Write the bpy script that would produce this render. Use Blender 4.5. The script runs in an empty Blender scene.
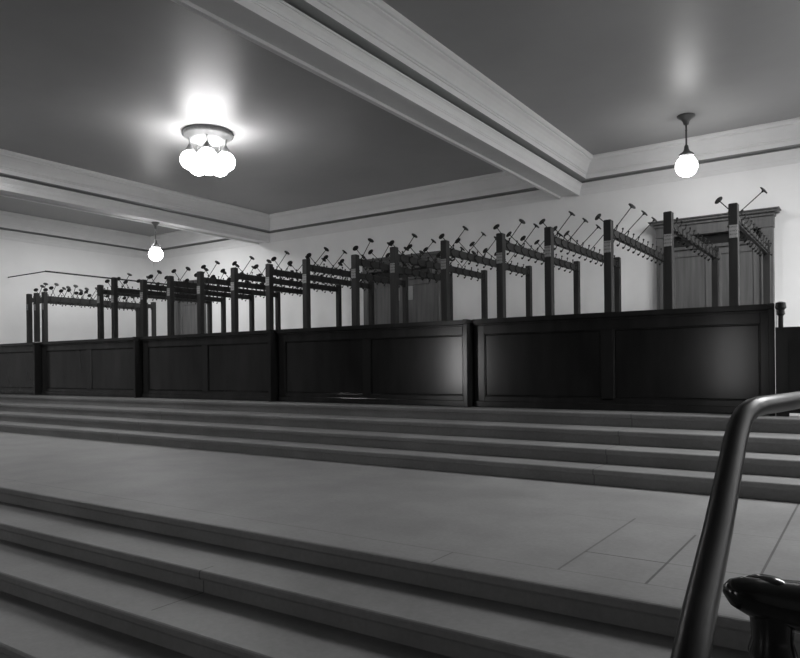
import bpy, bmesh, math, random
from mathutils import Vector, Matrix
random.seed(4)
R = math.radians
S = bpy.context.scene
COL = S.collection

# ---------------------------------------------------------------- camera, world, exposure
EYE = 0.98                      # eye height above the stone landing (z = 0)
FPX = 693.27
cam_d = bpy.data.cameras.new('camera')
cam = bpy.data.objects.new('camera', cam_d); COL.objects.link(cam)
cam.location = (0, 0, EYE)
yaw, roll = R(34.074), R(-0.594)
cam.matrix_world = Matrix.Translation((0, 0, EYE)) @ Matrix.Rotation(yaw, 4, 'Z') @ Matrix.Rotation(R(90), 4, 'X') @ Matrix.Rotation(-roll * -1, 4, 'Z')
cam_d.sensor_fit = 'HORIZONTAL'; cam_d.sensor_width = 36
cam_d.lens = 36 * FPX / 800
cam_d.shift_x = -(405 - 400) / 800
cam_d.shift_y = (366.07 - 329) / 800
cam_d.clip_start = 0.05
S.camera = cam

w = bpy.data.worlds.new('world'); S.world = w; w.use_nodes = True
w.node_tree.nodes['Background'].inputs[0].default_value = (1, 1, 1, 1)
w.node_tree.nodes['Background'].inputs[1].default_value = 0.0

vs = S.view_settings
vs.view_transform = 'Standard'; vs.look = 'None'; vs.gamma = 1; vs.use_curve_mapping = False
vs.exposure = 1.42
try:
    S.cycles.use_denoising = True
    S.cycles.max_bounces = 8; S.cycles.diffuse_bounces = 6
    S.cycles.sample_clamp_indirect = 6.0
    S.cycles.caustics_reflective = False; S.cycles.caustics_refractive = False
except Exception:
    pass
PENDANT, CLUSTER, REARPENDANT, DOORLIGHT = 9.5, 9.0, 12.0, 10.5   # lamp globe brightness
def fill_light(name, loc, sx, sy, watts):  # unseen area fill added to brighten the room, no fixture belongs to it
    l = bpy.data.lights.new(name, 'AREA'); l.shape = 'RECTANGLE'; l.size = sx; l.size_y = sy; l.energy = watts
    o = bpy.data.objects.new(name, l); COL.objects.link(o); o.location = loc
    return o
fill_light('right_bay_fill_light', (1.9, 7.6, 4.4), 3.0, 2.4, 190)  # added fill for back wall and landing, out of view
fill_light('left_bay_fill_light', (-11.0, 4.2, 4.4), 1.0, 1.6, 30)  # added fill for the left side of the landing
fill_light('far_bay_fill_light', (-13.5, 9.2, 4.45), 1.1, 3.0, 42)  # added fill hidden behind the left beam, lifts the wall there

# ---------------------------------------------------------------- materials
def mat(name, grey, rough=0.6, spec=0.5, noise=0.0, nscale=6.0, stretch=(1, 1, 1), bump=0.0, metal=0.0, coat=0.0):
    m = bpy.data.materials.new(name); m.use_nodes = True
    nt = m.node_tree; b = nt.nodes['Principled BSDF']
    c = (grey * 0.985, grey, grey * 1.0)
    b.inputs['Base Color'].default_value = (*c, 1)
    b.inputs['Roughness'].default_value = rough
    b.inputs['Specular IOR Level'].default_value = spec
    b.inputs['Metallic'].default_value = metal
    b.inputs['Coat Weight'].default_value = coat
    b.inputs['Coat Roughness'].default_value = 0.15
    if noise:
        tc = nt.nodes.new('ShaderNodeTexCoord'); mp = nt.nodes.new('ShaderNodeMapping')
        mp.inputs['Scale'].default_value = stretch
        nz = nt.nodes.new('ShaderNodeTexNoise'); nz.inputs['Scale'].default_value = nscale
        nz.inputs['Detail'].default_value = 6; nz.inputs['Roughness'].default_value = 0.6
        rp = nt.nodes.new('ShaderNodeMapRange')
        rp.inputs['From Min'].default_value = 0.3; rp.inputs['From Max'].default_value = 0.7
        rp.inputs['To Min'].default_value = grey * (1 - noise); rp.inputs['To Max'].default_value = grey * (1 + noise)
        nt.links.new(tc.outputs['Object'], mp.inputs['Vector'])
        nt.links.new(mp.outputs[0], nz.inputs['Vector'])
        nt.links.new(nz.outputs['Fac'], rp.inputs['Value'])
        cb = nt.nodes.new('ShaderNodeCombineColor')
        for i in range(3): nt.links.new(rp.outputs[0], cb.inputs[i])
        nt.links.new(cb.outputs[0], b.inputs['Base Color'])
        if bump:
            bp = nt.nodes.new('ShaderNodeBump'); bp.inputs['Strength'].default_value = bump
            bp.inputs['Distance'].default_value = 0.01
            nt.links.new(nz.outputs['Fac'], bp.inputs['Height']); nt.links.new(bp.outputs[0], b.inputs['Normal'])
    return m

def glow(name, strength):
    m = bpy.data.materials.new(name); m.use_nodes = True
    b = m.node_tree.nodes['Principled BSDF']
    b.inputs['Base Color'].default_value = (0.8, 0.8, 0.8, 1)
    b.inputs['Emission Color'].default_value = (1, 0.99, 0.99, 1)
    b.inputs['Emission Strength'].default_value = strength
    return m

def stone(name, grey, joints):
    """stone slabs; joints: list of (axis, position, half width, lo, hi) lines in metres on the floor plan"""
    m = mat(name, grey, 0.5, 0.4, 0.16, 1.6, (1, 1, 1), 0.05)
    nt = m.node_tree; b = nt.nodes['Principled BSDF']
    src = b.inputs['Base Color'].links[0].from_socket
    tc = nt.nodes.new('ShaderNodeTexCoord'); sp = nt.nodes.new('ShaderNodeSeparateXYZ')
    nt.links.new(tc.outputs['Object'], sp.inputs[0])
    def mth(op, a, b_=None, c=None):
        n = nt.nodes.new('ShaderNodeMath'); n.operation = op
        for i, v in enumerate((a, b_, c)):
            if v is None: continue
            if isinstance(v, (int, float)): n.inputs[i].default_value = v
            else: nt.links.new(v, n.inputs[i])
        return n.outputs[0]
    fine = nt.nodes.new('ShaderNodeTexNoise'); fine.inputs['Scale'].default_value = 38; fine.inputs['Detail'].default_value = 4
    nt.links.new(tc.outputs['Object'], fine.inputs['Vector'])
    tot = None
    for ax, pos, hw, lo, hi, dark in joints:
        a, o = (sp.outputs[0], sp.outputs[1]) if ax == 'x' else (sp.outputs[1], sp.outputs[0])
        d = mth('ABSOLUTE', mth('SUBTRACT', a, pos))
        k = mth('MULTIPLY', mth('LESS_THAN', d, hw), mth('MULTIPLY', mth('GREATER_THAN', o, lo), mth('LESS_THAN', o, hi)))
        k = mth('MULTIPLY', k, dark)
        tot = k if tot is None else mth('MAXIMUM', tot, k)
    keep = mth('SUBTRACT', 1.0, tot)
    sc = mth('MULTIPLY', keep, mth('ADD', 0.84, mth('MULTIPLY', fine.outputs['Fac'], 0.32)))
    vm = nt.nodes.new('ShaderNodeVectorMath'); vm.operation = 'SCALE'
    nt.links.new(src, vm.inputs[0]); nt.links.new(sc, vm.inputs['Scale'])
    nt.links.new(vm.outputs[0], b.inputs['Base Color'])
    return m

M = {}
M['wall'] = mat('wall_paint', 0.84, 0.55, 0.3, 0.05, 0.8)
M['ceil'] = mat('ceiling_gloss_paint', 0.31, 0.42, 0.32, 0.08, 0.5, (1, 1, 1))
M['trim'] = mat('plaster_moulding_paint', 0.76, 0.6, 0.2, 0.03, 3)
M['groove'] = mat('groove_shade_paint', 0.30, 0.8, 0.1)  # shade inside the cornice slot, put into the colour
J = [('y', 3.15, .005, -20, 20, .3),
     ('x', -1.26, .006, 3.15, 4.45, .45), ('x', -0.85, .006, 3.15, 4.2, .6), ('x', -0.44, .006, 3.15, 5.5, .6),
     ('y', 3.53, .006, -1.26, -0.85, .65), ('y', 3.53, .006, -.85, .4, .4), ('x', -0.03, .006, 3.15, 5.5, .5),
     ('y', 4.35, .005, -1.7, .4, .25), ('x', -1.84, .004, 2.5, 3.15, .5), ('x', -6.3, .004, 2.5, 3.15, .4)]
M['stone'] = stone('landing_stone_slabs', 0.225, J)
M['step'] = stone('step_stone', 0.195, [('x', -3.067, .005, 2.2, 2.6, .6), ('x', -5.2, .005, 1.8, 2.2, .5), ('x', -8.4, .004, 5, 8, .5), ('x', -1.9, .004, 5, 8, .5)])
M['hall'] = mat('hall_floor_stone', 0.1, 0.5, 0.4, 0.15, 2)
M['dark'] = mat('dark_varnished_wood', 0.026, 0.16, 0.2, 0.35, 3.0, (1, 1, .12), 0.02)
M['dark2'] = mat('dark_varnished_panel_wood', 0.024, 0.14, 0.2, 0.45, 2.0, (1, 1, .25), 0.03)
M['rack'] = mat('rack_stained_wood', 0.022, 0.55, 0.3, 0.3, 5, (4, 4, .4))
M['oak'] = mat('oak_door_wood', 0.11, 0.45, 0.4, 0.3, 4, (5, 5, .35), 0.03)
M['oak2'] = mat('oak_door_panel_wood', 0.125, 0.45, 0.4, 0.3, 3, (5, 5, .3), 0.03)
M['iron'] = mat('dark_iron', 0.018, 0.6, 0.25, metal=0.0)
M['black'] = mat('black_glossy_wood', 0.008, 0.16, 0.6)
M['rail'] = mat('worn_handrail_wood', 0.010, 0.34, 0.28, 0.3, 5, (1, 1, 1))
M['card'] = mat('white_card', 0.5, 0.7, 0.3)
def printed_card(m):
    nt = m.node_tree; b = nt.nodes['Principled BSDF']; L = nt.links.new
    def nd(t, **k):
        n = nt.nodes.new(t)
        for a, v in k.items(): setattr(n, a, v)
        return n
    tc = nd('ShaderNodeTexCoord'); oi = nd('ShaderNodeObjectInfo')
    wv = nd('ShaderNodeTexWave', bands_direction='Z'); wv.inputs['Scale'].default_value = 8.0; wv.inputs['Phase Offset'].default_value = 1.6
    mp = nd('ShaderNodeMapping'); mp.inputs['Scale'].default_value = (170, 1, 60)
    nz = nd('ShaderNodeTexNoise'); nz.inputs['Scale'].default_value = 1.0; nz.inputs['Detail'].default_value = 2
    L(tc.outputs['Object'], wv.inputs['Vector']); L(tc.outputs['Object'], mp.inputs['Vector']); L(oi.outputs['Location'], mp.inputs['Location'])
    L(mp.outputs[0], nz.inputs['Vector'])
    a = nd('ShaderNodeMath', operation='GREATER_THAN'); L(wv.outputs['Fac'], a.inputs[0]); a.inputs[1].default_value = .62
    c = nd('ShaderNodeMath', operation='GREATER_THAN'); L(nz.outputs['Fac'], c.inputs[0]); c.inputs[1].default_value = .5
    d = nd('ShaderNodeMath', operation='MULTIPLY'); L(a.outputs[0], d.inputs[0]); L(c.outputs[0], d.inputs[1])
    mx = nd('ShaderNodeMix', data_type='RGBA'); L(d.outputs[0], mx.inputs['Factor'])
    mx.inputs['A'].default_value = (.3, .3, .3, 1); mx.inputs['B'].default_value = (.12, .12, .12, 1)
    L(mx.outputs['Result'], b.inputs['Base Color'])
printed_card(M['card'])
M['bronze'] = mat('bronze_fitting', 0.06, 0.4, 0.5)
M['plate'] = mat('pale_metal_fitting', 0.16, 0.35, 0.5)
M['transom_glass'] = mat('dark_transom_glass', 0.02, 0.2, 0.5)  # dark glass above the door leaves
M['pane'] = mat('frosted_pane', 0.3, 0.35, 0.5)
M['globe'] = glow('lit_opal_globe', PENDANT)
M['globe2'] = glow('lit_opal_globe_cluster', CLUSTER)
M['globe3'] = glow('lit_opal_globe_far', REARPENDANT)
M['litglass'] = glow('lit_door_glass', DOORLIGHT)

# ---------------------------------------------------------------- mesh helpers
class MB:
    def __init__(s): s.bm = bmesh.new()
    def box(s, x0, x1, y0, y1, z0, z1, bev=0.0, seg=1):
        r = bmesh.ops.create_cube(s.bm, size=1)
        for v in r['verts']:
            v.co = Vector(((x0 + x1) / 2 + v.co.x * (x1 - x0), (y0 + y1) / 2 + v.co.y * (y1 - y0), (z0 + z1) / 2 + v.co.z * (z1 - z0)))
        if bev:
            es = list({e for v in r['verts'] for e in v.link_edges})
            bmesh.ops.bevel(s.bm, geom=es, offset=bev, segments=seg, affect='EDGES')
        return s
    def lathe(s, prof, c=(0, 0, 0), n=20, rot=None):
        rings = []
        for (r, z) in prof:
            ring = []
            for i in range(n):
                a = 2 * math.pi * i / n
                p = Vector((r * math.cos(a), r * math.sin(a), z))
                if rot is not None: p = rot @ p
                ring.append(s.bm.verts.new(p + Vector(c)))
            rings.append(ring)
        for a, b in zip(rings, rings[1:]):
            for i in range(n):
                s.bm.faces.new((a[i], a[(i + 1) % n], b[(i + 1) % n], b[i]))
        s.bm.faces.new(rings[0][::-1]); s.bm.faces.new(rings[-1])
        return s
    def tube(s, pts, rad, n=12):
        pts = [Vector(p) for p in pts]
        rads = rad if isinstance(rad, (list, tuple)) else [rad] * len(pts)
        rings = []; up = None
        for i, p in enumerate(pts):
            d = (pts[min(i + 1, len(pts) - 1)] - pts[max(i - 1, 0)]).normalized()
            if up is None:
                up = Vector((0, 0, 1)) if abs(d.z) < .9 else Vector((1, 0, 0))
            u = d.cross(up).normalized(); v = u.cross(d).normalized(); up = v
            rings.append([s.bm.verts.new(p + (u * math.cos(2 * math.pi * k / n) + v * math.sin(2 * math.pi * k / n)) * rads[i]) for k in range(n)])
        for a, b in zip(rings, rings[1:]):
            for i in range(n): s.bm.faces.new((a[i], a[(i + 1) % n], b[(i + 1) % n], b[i]))
        s.bm.faces.new(rings[0][::-1]); s.bm.faces.new(rings[-1])
        return s
    def prism(s, prof, x0, x1, axis='x'):
        """prof = closed polygon (a, z); extruded along an axis"""
        f = (lambda t, a, z: (t, a, z)) if axis == 'x' else (lambda t, a, z: (a, t, z))
        A = [s.bm.verts.new(f(x0, a, z)) for a, z in prof]; B = [s.bm.verts.new(f(x1, a, z)) for a, z in prof]
        n = len(prof)
        for i in range(n): s.bm.faces.new((A[i], A[(i + 1) % n], B[(i + 1) % n], B[i]))
        s.bm.faces.new(A[::-1]); s.bm.faces.new(B)
        return s
    def sphere(s, c, r, u=24, v=14, sc=(1, 1, 1)):
        q = bmesh.ops.create_uvsphere(s.bm, u_segments=u, v_segments=v, radius=r)
        for x in q['verts']: x.co = Vector((x.co.x * sc[0], x.co.y * sc[1], x.co.z * sc[2])) + Vector(c)
        return s
    def mesh(s, name, m, smooth=None):
        bmesh.ops.recalc_face_normals(s.bm, faces=s.bm.faces[:])
        me = bpy.data.meshes.new(name); s.bm.to_mesh(me); s.bm.free()
        me.materials.append(m)
        if smooth:
            me.polygons.foreach_set('use_smooth', [True] * len(me.polygons))
            if smooth != 'all':
                try: me.set_sharp_from_angle(angle=R(40))
                except Exception: pass
        return me
    def build(s, name, m, parent=None, smooth=None, loc=(0, 0, 0)):
        return put(name, s.mesh(name, m, smooth), parent, loc)

def put(name, me, parent=None, loc=(0, 0, 0), rot=None):
    o = bpy.data.objects.new(name, me); COL.objects.link(o); o.location = loc
    if rot: o.rotation_euler = rot
    if parent: o.parent = parent
    return o
def tag(o, label, cat, group=None, kind=None):
    o['label'] = label; o['category'] = cat
    if group: o['group'] = group
    if kind: o['kind'] = kind
    return o
def thing(name, label, cat, loc, group=None):
    o = put(name, None, None, loc); return tag(o, label, cat, group)
def struct(o, label=None, cat=None):
    o['kind'] = 'structure'
    if label: o['label'] = label; o['category'] = cat
    return o

# ---------------------------------------------------------------- levels of the place
RS = 0.127
XL, XR, YB, YF, CEIL = -16.5, 4.0, 12.0, -6.0, 4.55
SOF = 3.98
PLAT = 4 * RS
LB = (-12.40, -12.0)           # left beam, its two faces at the soffit
CB = (-4.71, -4.32)            # middle beam

# ---------------------------------------------------------------- structure
struct(MB().box(XL - .2, XR + .2, YF - .2, 2.9, -4 * RS - .2, -4 * RS).build('floor', M['hall']), 'stone hall floor below the lower steps', 'floor')
o = MB().box(XL, XR, 2.93, 5.6, -.3, 0).build('floor_landing', M['stone']); struct(o, 'pale stone slab landing between the two flights of steps', 'floor')

def nose_profile(yn, z, depth, t=.05, over=.028):
    """a tread slab with a rounded nose at y = yn, running back by depth"""
    r = .012
    return [(yn + r, z), (yn + .004, z - .004), (yn, z - r), (yn, z - t + r), (yn + .006, z - t), (yn + over, z - t),
            (yn + over, z - RS - .002), (yn + depth, z - RS - .002), (yn + depth, z)]
lo = MB()
lo.prism(nose_profile(2.9, 0, .032 + .001), XL, XR)
for k, yn in enumerate((2.505, 2.11, 1.72)):
    lo.prism(nose_profile(yn, -(k + 1) * RS, .43), XL, XR)
struct(lo.build('stairs', M['step']), 'lower flight of wide stone steps in the foreground', 'stairs')
up = MB()
YN = (5.52, 5.85, 6.2, 6.6)
for k, yn in enumerate(YN):
    nxt = YN[k + 1] + .03 if k < 3 else YB
    up.prism(nose_profile(yn, (k + 1) * RS, nxt - yn), XL, XR)
struct(up.build('stairs', M['step']), 'upper flight of stone steps rising to the panelled counter', 'stairs')

struct(MB().box(XL - .2, XR + .2, YB, YB + .2, -.6, CEIL + .2).build('wall_back', M['wall']))
struct(MB().box(XL - .2, XL, YF, YB, -.6, CEIL + .2).build('wall_left', M['wall']))
struct(MB().box(XR, XR + .2, YF, YB, -.6, CEIL + .2).build('wall_right', M['wall']))
struct(MB().box(XL - .2, XR + .2, YF - .2, YF, -.6, CEIL + .2).build('wall_front', M['oak']))
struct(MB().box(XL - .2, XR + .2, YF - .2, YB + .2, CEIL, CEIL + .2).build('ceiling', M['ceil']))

PROF = [(.012, SOF), (.012, 4.055), (.020, 4.06), (.020, 4.076), (.028, 4.08), (.028, 4.09), (.036, 4.11), (.055, 4.14), (.066, 4.15), (.066, 4.158),
        (.078, 4.162), (.078, 4.182), (.035, 4.184), (.035, 4.208), (.165, 4.210), (.19, 4.216), (.19, 4.285), (.205, 4.29), (.205, 4.31), (.222, 4.315), (.235, 4.35), (.27, 4.41),
        (.31, 4.455), (.345, 4.475), (.345, 4.492), (.37, 4.497), (.39, 4.52), (.39, CEIL)]
def cornice(x0, x1):
    b = MB(); rows = []
    for p, z in PROF:
        q = p * .97
        rows.append([b.bm.verts.new(c) for c in ((x0 + q, YF + q, z), (x0 + q, YB - q, z), (x1 - q, YB - q, z), (x1 - q, YF + q, z))])
    for (a, c), (q0, q1) in zip(zip(rows, rows[1:]), zip(PROF, PROF[1:])):
        for i in range(4):
            f = b.bm.faces.new((a[i], a[(i + 1) % 4], c[(i + 1) % 4], c[i]))
            if q0[1] >= 4.182 and q1[1] <= 4.217: f.material_index = 1  # slot faces get the painted shade
    # close behind so that it is a solid moulding
    back = [[b.bm.verts.new(c) for c in ((x0 - .001, YF - .001, z), (x0 - .001, YB + .001, z), (x1 + .001, YB + .001, z), (x1 + .001, YF - .001, z))] for z in (SOF, CEIL)]
    for i in range(4):
        j = (i + 1) % 4
        b.bm.faces.new((rows[0][i], rows[0][j], back[0][j], back[0][i]))
        b.bm.faces.new((rows[-1][i], rows[-1][j], back[1][j], back[1][i]))
    return b
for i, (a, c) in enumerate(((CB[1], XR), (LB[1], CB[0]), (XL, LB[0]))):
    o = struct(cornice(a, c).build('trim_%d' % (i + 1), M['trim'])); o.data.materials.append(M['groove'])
for i, (a, c) in enumerate((CB, LB)):
    pr = [(a, CEIL), (a, SOF), (a + .045, SOF), (a + .045, SOF + .035), (c - .045, SOF + .035), (c - .045, SOF), (c, SOF), (c, CEIL)]
    struct(MB().prism(pr, YF, YB, 'y').build('trim_%d' % (i + 4), M['trim']))

# ---------------------------------------------------------------- doors in the back wall
def door(i, x0, x1, ztop, leaves, pane=False):
    """wooden surround with cornice, dark transom and panelled leaves, x0..x1 = outer edges of the pilasters"""
    F = YB - .15
    root = put('door_%d' % i, None, None, ((x0 + x1) / 2, YB, PLAT)); root['kind'] = 'structure'
    W = Matrix.Translation((-(x0 + x1) / 2, -YB, -PLAT))
    def part(mb, name, m, par=root):
        mb.bm.transform(W); return mb.build(name, m, par)
    fr = MB()
    for a, c in ((x0, x0 + .17), (x1 - .17, x1)):
        fr.box(a, c, F, YB, PLAT, ztop - .27, .006)
        fr.box(a + .045, c - .045, F - .012, F + .02, PLAT + .3, ztop - .38, .004)
        fr.box(a - .015, c + .015, F - .02, YB, PLAT, PLAT + .22, .006)
    fr.box(x0 - .01, x1 + .01, F - .015, YB, ztop - .27, ztop - .09, .004)
    part(fr, 'door_frame', M['oak'])
    co = MB()
    co.box(x0 - .03, x1 + .03, F - .05, YB, ztop - .10, ztop - .055, .006)
    co.box(x0 - .08, x1 + .08, F - .10, YB, ztop - .055, ztop - .02, .008)
    co.box(x0 - .10, x1 + .10, F - .13, YB, ztop - .02, ztop, .004)
    part(co, 'door_cornice', M['oak'])
    zt = ztop - .46
    part(MB().box(x0 + .16, x1 - .16, YB - .05, YB, zt + .02, ztop - .26), 'transom', M['transom_glass'])
    part(MB().box(x0 + .16, x1 - .16, F + .02, YB, zt - .03, zt + .02, .004), 'transom_bar', M['oak'])
    a0, a1 = x0 + .17, x1 - .17; n = leaves; lw = (a1 - a0) / n
    for k in range(n):
        l0, l1 = a0 + k * lw + .003, a0 + (k + 1) * lw - .003
        z0, z1 = PLAT + .01, zt - .03
        lf = MB(); yf = F + .06
        lf.box(l0, l1, yf + .02, YB - .01, z0, z1)
        st = .11
        for xa, xb, za, zb in ((l0, l0 + st, z0, z1), (l1 - st, l1, z0, z1), (l0 + st, l1 - st, z1 - st, z1), (l0 + st, l1 - st, z0, z0 + .2),
                               (l0 + st, l1 - st, z0 + .85, z0 + 1.0)):
            lf.box(xa, xb, yf, yf + .025, za, zb, .003)
        leaf = part(lf, 'door_leaf', M['oak2'])
        if pane:
            xa = l1 - .28 if k == 0 else l0 + .05
            part(MB().box(xa, xa + .23, yf - .004, yf + .03, PLAT + 1.84, PLAT + 2.12), 'pane', M['pane'], root)
        hx = l1 - .055 if k == 0 else l0 + .055
        part(MB().sphere((hx, yf - .045, z0 + .93), .03, 12, 8).box(hx - .025, hx + .025, yf - .006, yf + .004, z0 + .8, z0 + 1.05).box(hx - .008, hx + .008, yf - .04, yf, z0 + .922, z0 + .938), 'door_handle', M['bronze'])
    return root
door(1, -2.97, -1.25, 3.31, 2)
door(2, -9.08, -7.17, 3.25, 2, True)
door(3, -15.45, -14.30, 3.25, 1)

# glazed entrance doors in the wall behind the camera, lit from beyond
M['litglass2'] = glow('dim_lit_door_glass', DOORLIGHT * .22)
for i, (xc, wd) in enumerate(((-11.2, 0.95), (-3.1, 1.0))):
    root = put('door_%d' % (i + 4), None, None, (xc, YF, -4 * RS)); root['kind'] = 'structure'
    h = wd / 2
    b = MB().box(-h - .12, -h, 0, .1, 0, 2.75, .006).box(h, h + .12, 0, .1, 0, 2.75, .006).box(-h, h, 0, .1, 2.6, 2.75, .006)
    b.build('door_frame', M['oak'], root)
    b = MB().box(-h, -h + .1, .005, .06, 0, 2.6).box(h - .1, h, .005, .06, 0, 2.6).box(-h + .1, h - .1, .005, .06, 0, .7).box(-h + .1, h - .1, .005, .06, 2.45, 2.6)
    b.build('door_leaf', M['oak2'], root)
    MB().box(-h + .1, h - .1, .02, .035, .7, 2.45).build('pane', M['litglass'] if i == 0 else M['litglass2'], root)

# ---------------------------------------------------------------- panelled counter
CY, CT = 7.0, 1.503
SECT = [(-16.45, -13.02), (-13.0, -9.94), (-9.92, -6.88), (-6.86, -3.80), (-3.78, -0.72)]
SLAB = ['leftmost dark panelled counter section, running off behind the far left coat racks',
        'dark panelled counter section standing in front of the narrow single door',
        'dark panelled counter section with dull panels, in front of the wall left of centre',
        'dark panelled counter section in the middle, its right end catching a bright reflection',
        'rightmost dark panelled counter section, in front of the wide door with its cornice']
for i, (a, c) in enumerate(SECT):
    t = thing('counter_section', SLAB[i], 'counter', ((a + c) / 2, CY, PLAT), 'panelled counter sections in a row')
    L = (c - a) / 2; h = CT - PLAT
    b = MB().box(-L, L, .025, .55, 0, h - .05)
    # stiles and rails in front of recessed panels
    F0, F1 = 0.0, .03
    b.box(-L, -L + .13, F0, F1, 0, h - .05, .003).box(L - .13, L, F0, F1, 0, h - .05, .003).box(-.065, .065, F0, F1, .1, h - .17, .003)
    b.box(-L + .13, L - .13, F0, F1, h - .17, h - .05, .003).box(-L + .13, L - .13, F0, F1, 0, .12, .003)
    b.build('counter_body', M['dark'], t)
    for s in (-1, 1):
        x0, x1 = (-L + .13, -.065) if s < 0 else (.065, L - .13)
        p = MB().box(x0 + .012, x1 - .012, .016, .03, .132, h - .182, .006)
        for bx in ((x0, x0 + .012, .12, h - .17), (x1 - .012, x1, .12, h - .17)): p.box(bx[0], bx[1], .004, .03, bx[2], bx[3], .004)
        for bz in ((.12, .132), (h - .182, h - .17)): p.box(x0, x1, .004, .03, bz[0], bz[1], .004)
        p.build('panel', M['dark2'], t)
    MB().box(-L, L, -.055, .60, h - .05, h, .008, 2).box(-L, L, -.03, .02, h - .075, h - .05, .006).build('counter_top', M['dark'], t)
    MB().box(-L, L, -.02, .02, 0, .07, .006).build('plinth', M['dark'], t)
    pl = MB().box(L - .05, L, -.13, .03, 0, h - .05, .004).box(L - .055, L + .001, -.14, .0, h - .05, h, .006)
    pl.build('pilaster', M['dark'], t)
g = thing('counter_gate', 'low dark wooden gate closing the gap beside the right end of the counter', 'gate', (-.172, CY - .16, PLAT))
gh = 1.285 - PLAT
MB().box(-.54, .54, .02, .05, .04, gh - .04).box(-.54, -.44, 0, .06, 0, gh).box(.44, .54, 0, .06, 0, gh).box(-.44, .44, 0, .06, gh - .12, gh).box(-.44, .44, 0, .06, .03, .16).build('gate_panel', M['dark'], g)
MB().lathe([(.02, 0), (.02, .10), (.035, .115), (.03, .15), (.045, .17), (.04, .215), (.012, .225)], (-.50, .03, gh), 14).build('finial', M['dark'], g, 'a')
t = thing('counter_section', 'short dark panelled counter section beyond the low gate, at the right edge', 'counter', (2.2, CY, PLAT), 'panelled counter sections in a row')
h = CT - PLAT
MB().box(-1.78, 1.78, .025, .55, 0, h - .05).box(-1.78, -1.65, 0, .03, 0, h - .05).box(1.65, 1.78, 0, .03, 0, h - .05).box(-1.65, 1.65, 0, .03, h - .17, h - .05).box(-1.65, 1.65, 0, .03, 0, .12).build('counter_body', M['dark'], t)
MB().box(-1.78, 1.78, -.055, .6, h - .05, h, .008, 2).build('counter_top', M['dark'], t)

# ---------------------------------------------------------------- coat racks
PY, BY = 8.0, 10.72             # front and back post positions
RZ0, RZ1 = 2.468, 2.567         # rail height above z = 0
RL = BY - PY
def rod_axis(s, tilt): return Matrix.Rotation(R(s * tilt), 3, 'Y')
me_rail = MB().box(-.024, .024, .045, RL - .045, RZ0 - PLAT, RZ1 - PLAT, .004).mesh('rail', M['rack'])
me_back = MB().box(-.043, .043, RL - .043, RL + .043, 0, 2.625 - PLAT, .006).mesh('back_post', M['rack'])
me_rod = {}
me_disc = {}
for s, ln in ((1, .335), (-1, .285)):
    rot = rod_axis(s, 45)
    me_rod[s] = MB().lathe([(.0075, -.02), (.0055, .0), (.0055, ln)], (0, 0, 0), 8, rot).lathe([(.012, -.012), (.012, .006), (.006, .012)], (0, 0, 0), 8, rot).mesh('hat_peg', M['iron'], 'a')
    me_disc[s] = MB().lathe([(.010, ln - .018), (.014, ln - .004), (.047, ln), (.050, ln + .006), (.044, ln + .013), (.012, ln + .019)], (0, 0, 0), 14, rot).mesh('disc', M['iron'], 'a')
def hook_mesh(s):
    b = MB()
    b.box(min(s * .022, s * .031), max(s * .022, s * .031), -.012, .012, -.032, .032)
    b.tube([(s * .028, 0, .02), (s * .05, 0, .03), (s * .062, 0, .055), (s * .064, 0, .072)], [.006, .006, .006, .006], 6)
    b.sphere((s * .064, 0, .08), .013, 8, 6)
    b.tube([(s * .028, 0, -.015), (s * .045, 0, -.05), (s * .055, 0, -.072), (s * .066, 0, -.076)], .006, 6)
    b.sphere((s * .070, 0, -.074), .015, 8, 6)
    return b.mesh('coat_hook', M['iron'], 'a')
me_hook = {s: hook_mesh(s) for s in (1, -1)}
def tag_mesh(v):
    b = MB().box(-.041, .041, -.004, 0, -.068, .068, .002)
    return b.mesh('number_tag', M['card'])
me_tag = tag_mesh(0)
# X of each rack and the height of its front post
RACKS = [(-1.21, 2.655), (-1.87, 2.655), (-2.54, 2.65), (-3.27, 2.655), (-3.92, 2.655), (-4.745, 2.655), (-5.576, 2.655), (-6.271, 2.615), (-7.227, 2.64),
         (-8.019, 2.64), (-8.831, 2.65), (-9.686, 2.66), (-10.503, 2.65), (-11.293, 2.645), (-12.204, 2.76), (-12.673, 2.65), (-14.73, 2.65), (-15.05, 2.65), (-15.36, 2.65)]
RLAB = ['rightmost dark wooden coat rack, its post before the right leaf of the wide door',
        'second dark coat rack from right, overlapping the left jamb of the wide door',
        'third dark coat rack from the right, first one clear of the wide door',
        'fourth dark coat rack from the right, long hat pegs against the bare wall',
        'fifth dark coat rack from the right, just right of the counter reflection',
        'sixth dark coat rack from the right, behind the middle counter section near its right end',
        'seventh dark coat rack from right, before the right leaf of the middle door',
        'eighth dark coat rack from the right, beside the left edge of the middle door',
        'ninth dark coat rack from the right, behind the left end of the middle counter section',
        'tenth dark coat rack from the right, behind the joint left of the middle counter section',
        'eleventh dark coat rack from the right, below and left of the beam corner',
        'twelfth dark coat rack from the right, second right of the far globe lamp',
        'thirteenth dark coat rack from the right, first right of the far globe lamp',
        'fourteenth dark coat rack from the right, just left of the far globe lamp',
        'dark coat rack with the tallest front post, at the end of the slanting pole',
        'dark coat rack with a low front post just left of the tallest post',
        'coat rack facing the wide gap on the left, first of the close-set left trio',
        'middle coat rack of the close-set trio at the far left',
        'outermost left coat rack, close against the left edge of the photo']
PEGS = [(1, 1), (0, 0), (3, 1), (4, 3), (4, 4), (5, 5), (5, 5), (6, 6)]      # hat pegs left on each side, from the right
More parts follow.
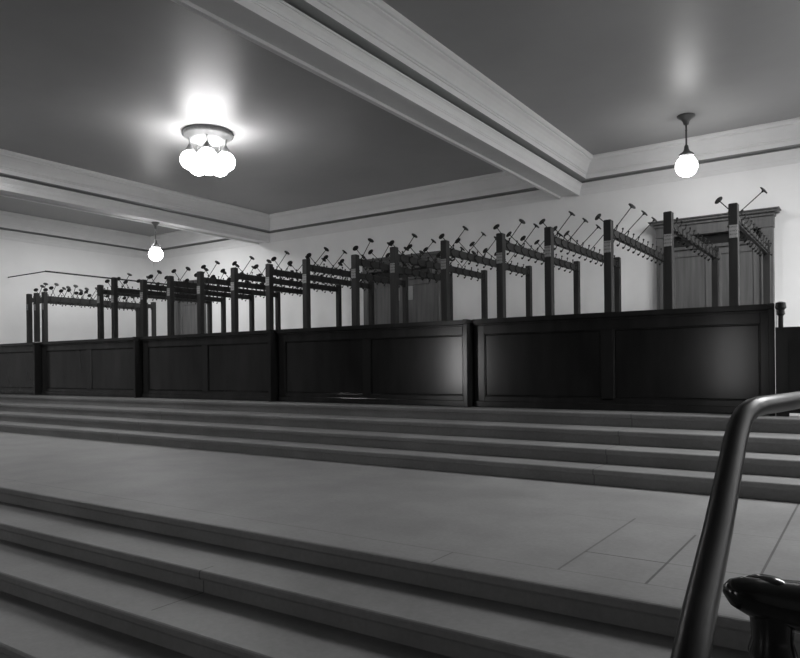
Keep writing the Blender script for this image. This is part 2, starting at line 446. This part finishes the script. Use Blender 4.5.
for i, (x, zt) in enumerate(RACKS):
    t = thing('coat_rack', RLAB[i], 'coat rack', (x, PY, PLAT), 'coat racks in a row behind the counter')
    r = random.Random(50 + i)
    w2 = .046
    MB().box(-w2, w2, -w2, w2, 0, zt - PLAT - .004, .006).box(-w2 + .008, w2 - .008, -w2 + .008, w2 - .008, zt - PLAT - .01, zt - PLAT, .003).build('front_post', M['rack'], t)
    put('rail', me_rail, t); put('back_post', me_back, t)
    tg = put('number_tag', me_tag, t, (0, -w2, 2.335 - PLAT + (.02 if i % 3 == 0 else 0))); tg['label'] = 'white number card on the front post'
    for s in (1, -1):
        n = 6
        for k in range(n):
            y = .16 + k * (RL - .3) / (n - .5) + (.0 if s > 0 else .10) + r.uniform(-.03, .03)
            if i == 15 and s > 0: continue
            if k >= PEGS[min(i, len(PEGS) - 1)][0 if s > 0 else 1] or (k and i > 3 and r.random() < .10): continue
            a = (R(r.gauss(0, 3)), R(r.gauss(0, 3)), R(r.gauss(0, 6)))
            pg = put('hat_peg', me_rod[s], t, (s * .008, y, RZ1 - PLAT), a)
            put('disc', me_disc[s], pg)
        for k in range(12):
            put('coat_hook', me_hook[s], t, (0, .12 + k * (RL - .24) / 11, (RZ0 + RZ1) / 2 - PLAT), (0, 0, R(r.gauss(0, 5))))

# slim pole run along the far left racks
t = thing('pole', 'slim dark pole running high above the far left coat racks', 'pole', (XL, 8.1, 3.12))
MB().tube([(1.62, 0, 0), (1.62, 3.9, 0)], .018, 10).build('rod', M['iron'], t, 'a')
MB().tube([(0, .02, 0), (1.63, .02, 0)], .012, 8).build('bracket', M['iron'], t, 'a')
MB().lathe([(.05, 0), (.05, .012), (.02, .02)], (1.62, 3.9, 0), 12, Matrix.Rotation(R(90), 3, 'X')).build('wall_plate', M['iron'], t, 'a')

# ---------------------------------------------------------------- lamps
def pendant(name, label, loc, drop, gr, gm, fit, canopy_r=.10):
    t = thing(name, label, 'ceiling lamp', loc, 'globe pendant lamps')
    MB().lathe([(canopy_r, 0), (canopy_r, -.012), (canopy_r * .92, -.025), (canopy_r * .55, -.055), (canopy_r * .36, -.09), (canopy_r * .28, -.13), (.012, -.14)], n=24).build('canopy', fit, t, 'a')
    zg = -drop
    MB().lathe([(.013, -.12), (.013, -.20), (.018, -.21), (.013, -.22), (.013, zg + gr + .14)], n=12).build('stem', fit, t, 'a')
    MB().lathe([(.014, zg + gr + .16), (.028, zg + gr + .14), (.035, zg + gr + .09), (.05, zg + gr + .06), (.09, zg + gr + .035), (.105, zg + gr + .02), (.105, zg + gr - .005), (.085, zg + gr - .01), (.08, zg + gr - .03)], n=24).build('globe_fitter', fit, t, 'a')
    MB().sphere((0, 0, zg), gr, 32, 20).build('globe', gm, t, 'all')['label'] = 'glowing opal glass globe'
    return t
pendant('pendant_lamp', 'globe lamp hanging on a dark stem from the ceiling at right, above the wide door', (-2.215, 10.58, CEIL), .73, .152, M['globe'], M['bronze'], .125)
pendant('pendant_lamp', 'small globe lamp hanging from the left beam above the far coat racks', (-12.32, 9.03, SOF + .035), .66, .142, M['globe3'], M['plate'], .08)

CH = (-8.33, 7.05, CEIL)
t = thing('chandelier', 'cluster ceiling lamp with round ribbed pan and glowing globes at upper left', 'ceiling lamp', CH)
pan = MB().lathe([(.33, 0), (.37, -.005), (.375, -.03), (.365, -.055), (.345, -.075), (.31, -.09), (.29, -.12), (.25, -.14), (.20, -.15), (.05, -.16)], n=40)
for k in range(40):
    a = 2 * math.pi * k / 40
    pan.box(-.006, .006, -.006, .006, -.055, -.015)
    for v in pan.bm.verts[-8:]: pass
pan.bm.verts.ensure_lookup_table()
n0 = len(pan.bm.verts) - 40 * 8
for k in range(40):
    a = 2 * math.pi * k / 40
    for v in pan.bm.verts[n0 + k * 8:n0 + k * 8 + 8]: v.co += Vector((.372 * math.cos(a), .372 * math.sin(a), 0))
pan.build('pan', M['plate'], t, 'a')
GL = [(2 * math.pi * k / 5 + .5, .27) for k in range(5)]
for a, rr in GL:
    x, y = rr * math.cos(a), rr * math.sin(a)
    arm = MB().tube([(x * 1.05, y * 1.05, -.10), (x * 1.02, y * 1.02, -.2), (x, y, -.30)], .010, 8)
    arm.lathe([(.02, -.22), (.05, -.27), (.075, -.31), (.07, -.335)], (x, y, 0), 16)
    arm.build('arm', M['plate'], t, 'a')
    MB().sphere((x, y, -.455), .145, 24, 16).build('globe', M['globe2'], t, 'all')['label'] = 'glowing opal glass globe'
MB().lathe([(.02, -.14), (.02, -.24), (.05, -.27), (.07, -.31), (.06, -.335)], n=16).build('arm', M['plate'], t, 'a')
MB().sphere((0, 0, -.50), .145, 24, 16).build('globe', M['globe2'], t, 'all')['label'] = 'glowing opal glass globe'

# ---------------------------------------------------------------- foreground handrail and newel
t = thing('handrail', 'thick round dark wooden handrail rising past the landing at right', 'handrail', (0, 0, 0))
path = [(-.430, 1.27, -3 * RS + .012), (-.432, 2.098, .189), (-.436, 2.19, .238), (-.434, 2.484, .425), (-.433, 2.845, .69), (-.428, 2.915, .744), (-.418, 2.965, .778),
        (-.398, 3.02, .800), (-.374, 3.08, .808), (-.309, 3.30, .812), (.02, 5.48, .812)]
MB().tube(path, [.052, .050, .049, .046, .042, .041, .040, .039, .038, .038, .038], 20).build('rail', M['rail'], t, 'all')
MB().lathe([(.075, 0), (.075, .02), (.06, .03)], (path[0][0], path[0][1], -3 * RS), 20).build('foot_plate', M['bronze'], t, 'a')
MB().lathe([(.05, 0), (.05, .015), (.02, .03), (.016, .06), (.016, .80)], (-.005, 5.32, 0), 14).build('support_post', M['bronze'], t, 'a')

t = thing('newel_post', 'glossy black scrolled newel end at the lower right corner', 'newel', (-.2, 1.80, -2 * RS))
b = MB().tube([(-.092, -.058, .700), (-.088, -.055, .702), (-.078, -.05, .703), (-.06, -.04, .701), (-.035, -.025, .692), (0, -.005, .682), (.05, .02, .672), (.12, .05, .668), (.25, .11, .66), (.6, .26, .65)],
              [.006, .018, .030, .038, .045, .052, .058, .06, .06, .06], 20)
b.build('scroll', M['black'], t, 'all')
MB().sphere((-.012, -.0, .722), .032, 16, 10, (1.5, 1, .55)).build('scroll_boss', M['black'], t, 'all')
MB().lathe([(.055, 0), (.055, .10), (.04, .12), (.03, .16), (.036, .3), (.03, .46), (.03, .51), (.042, .535), (.052, .565), (.044, .595), (.046, .63), (.05, .66)], (0, 0, 0), 20).build('post', M['black'], t, 'a')
MB().lathe([(.03, 0), (.03, .1), (.022, .14), (.026, .3), (.02, .5), (.028, .56), (.022, .64)], (.16, .07, 0), 16).build('baluster', M['black'], t, 'a')
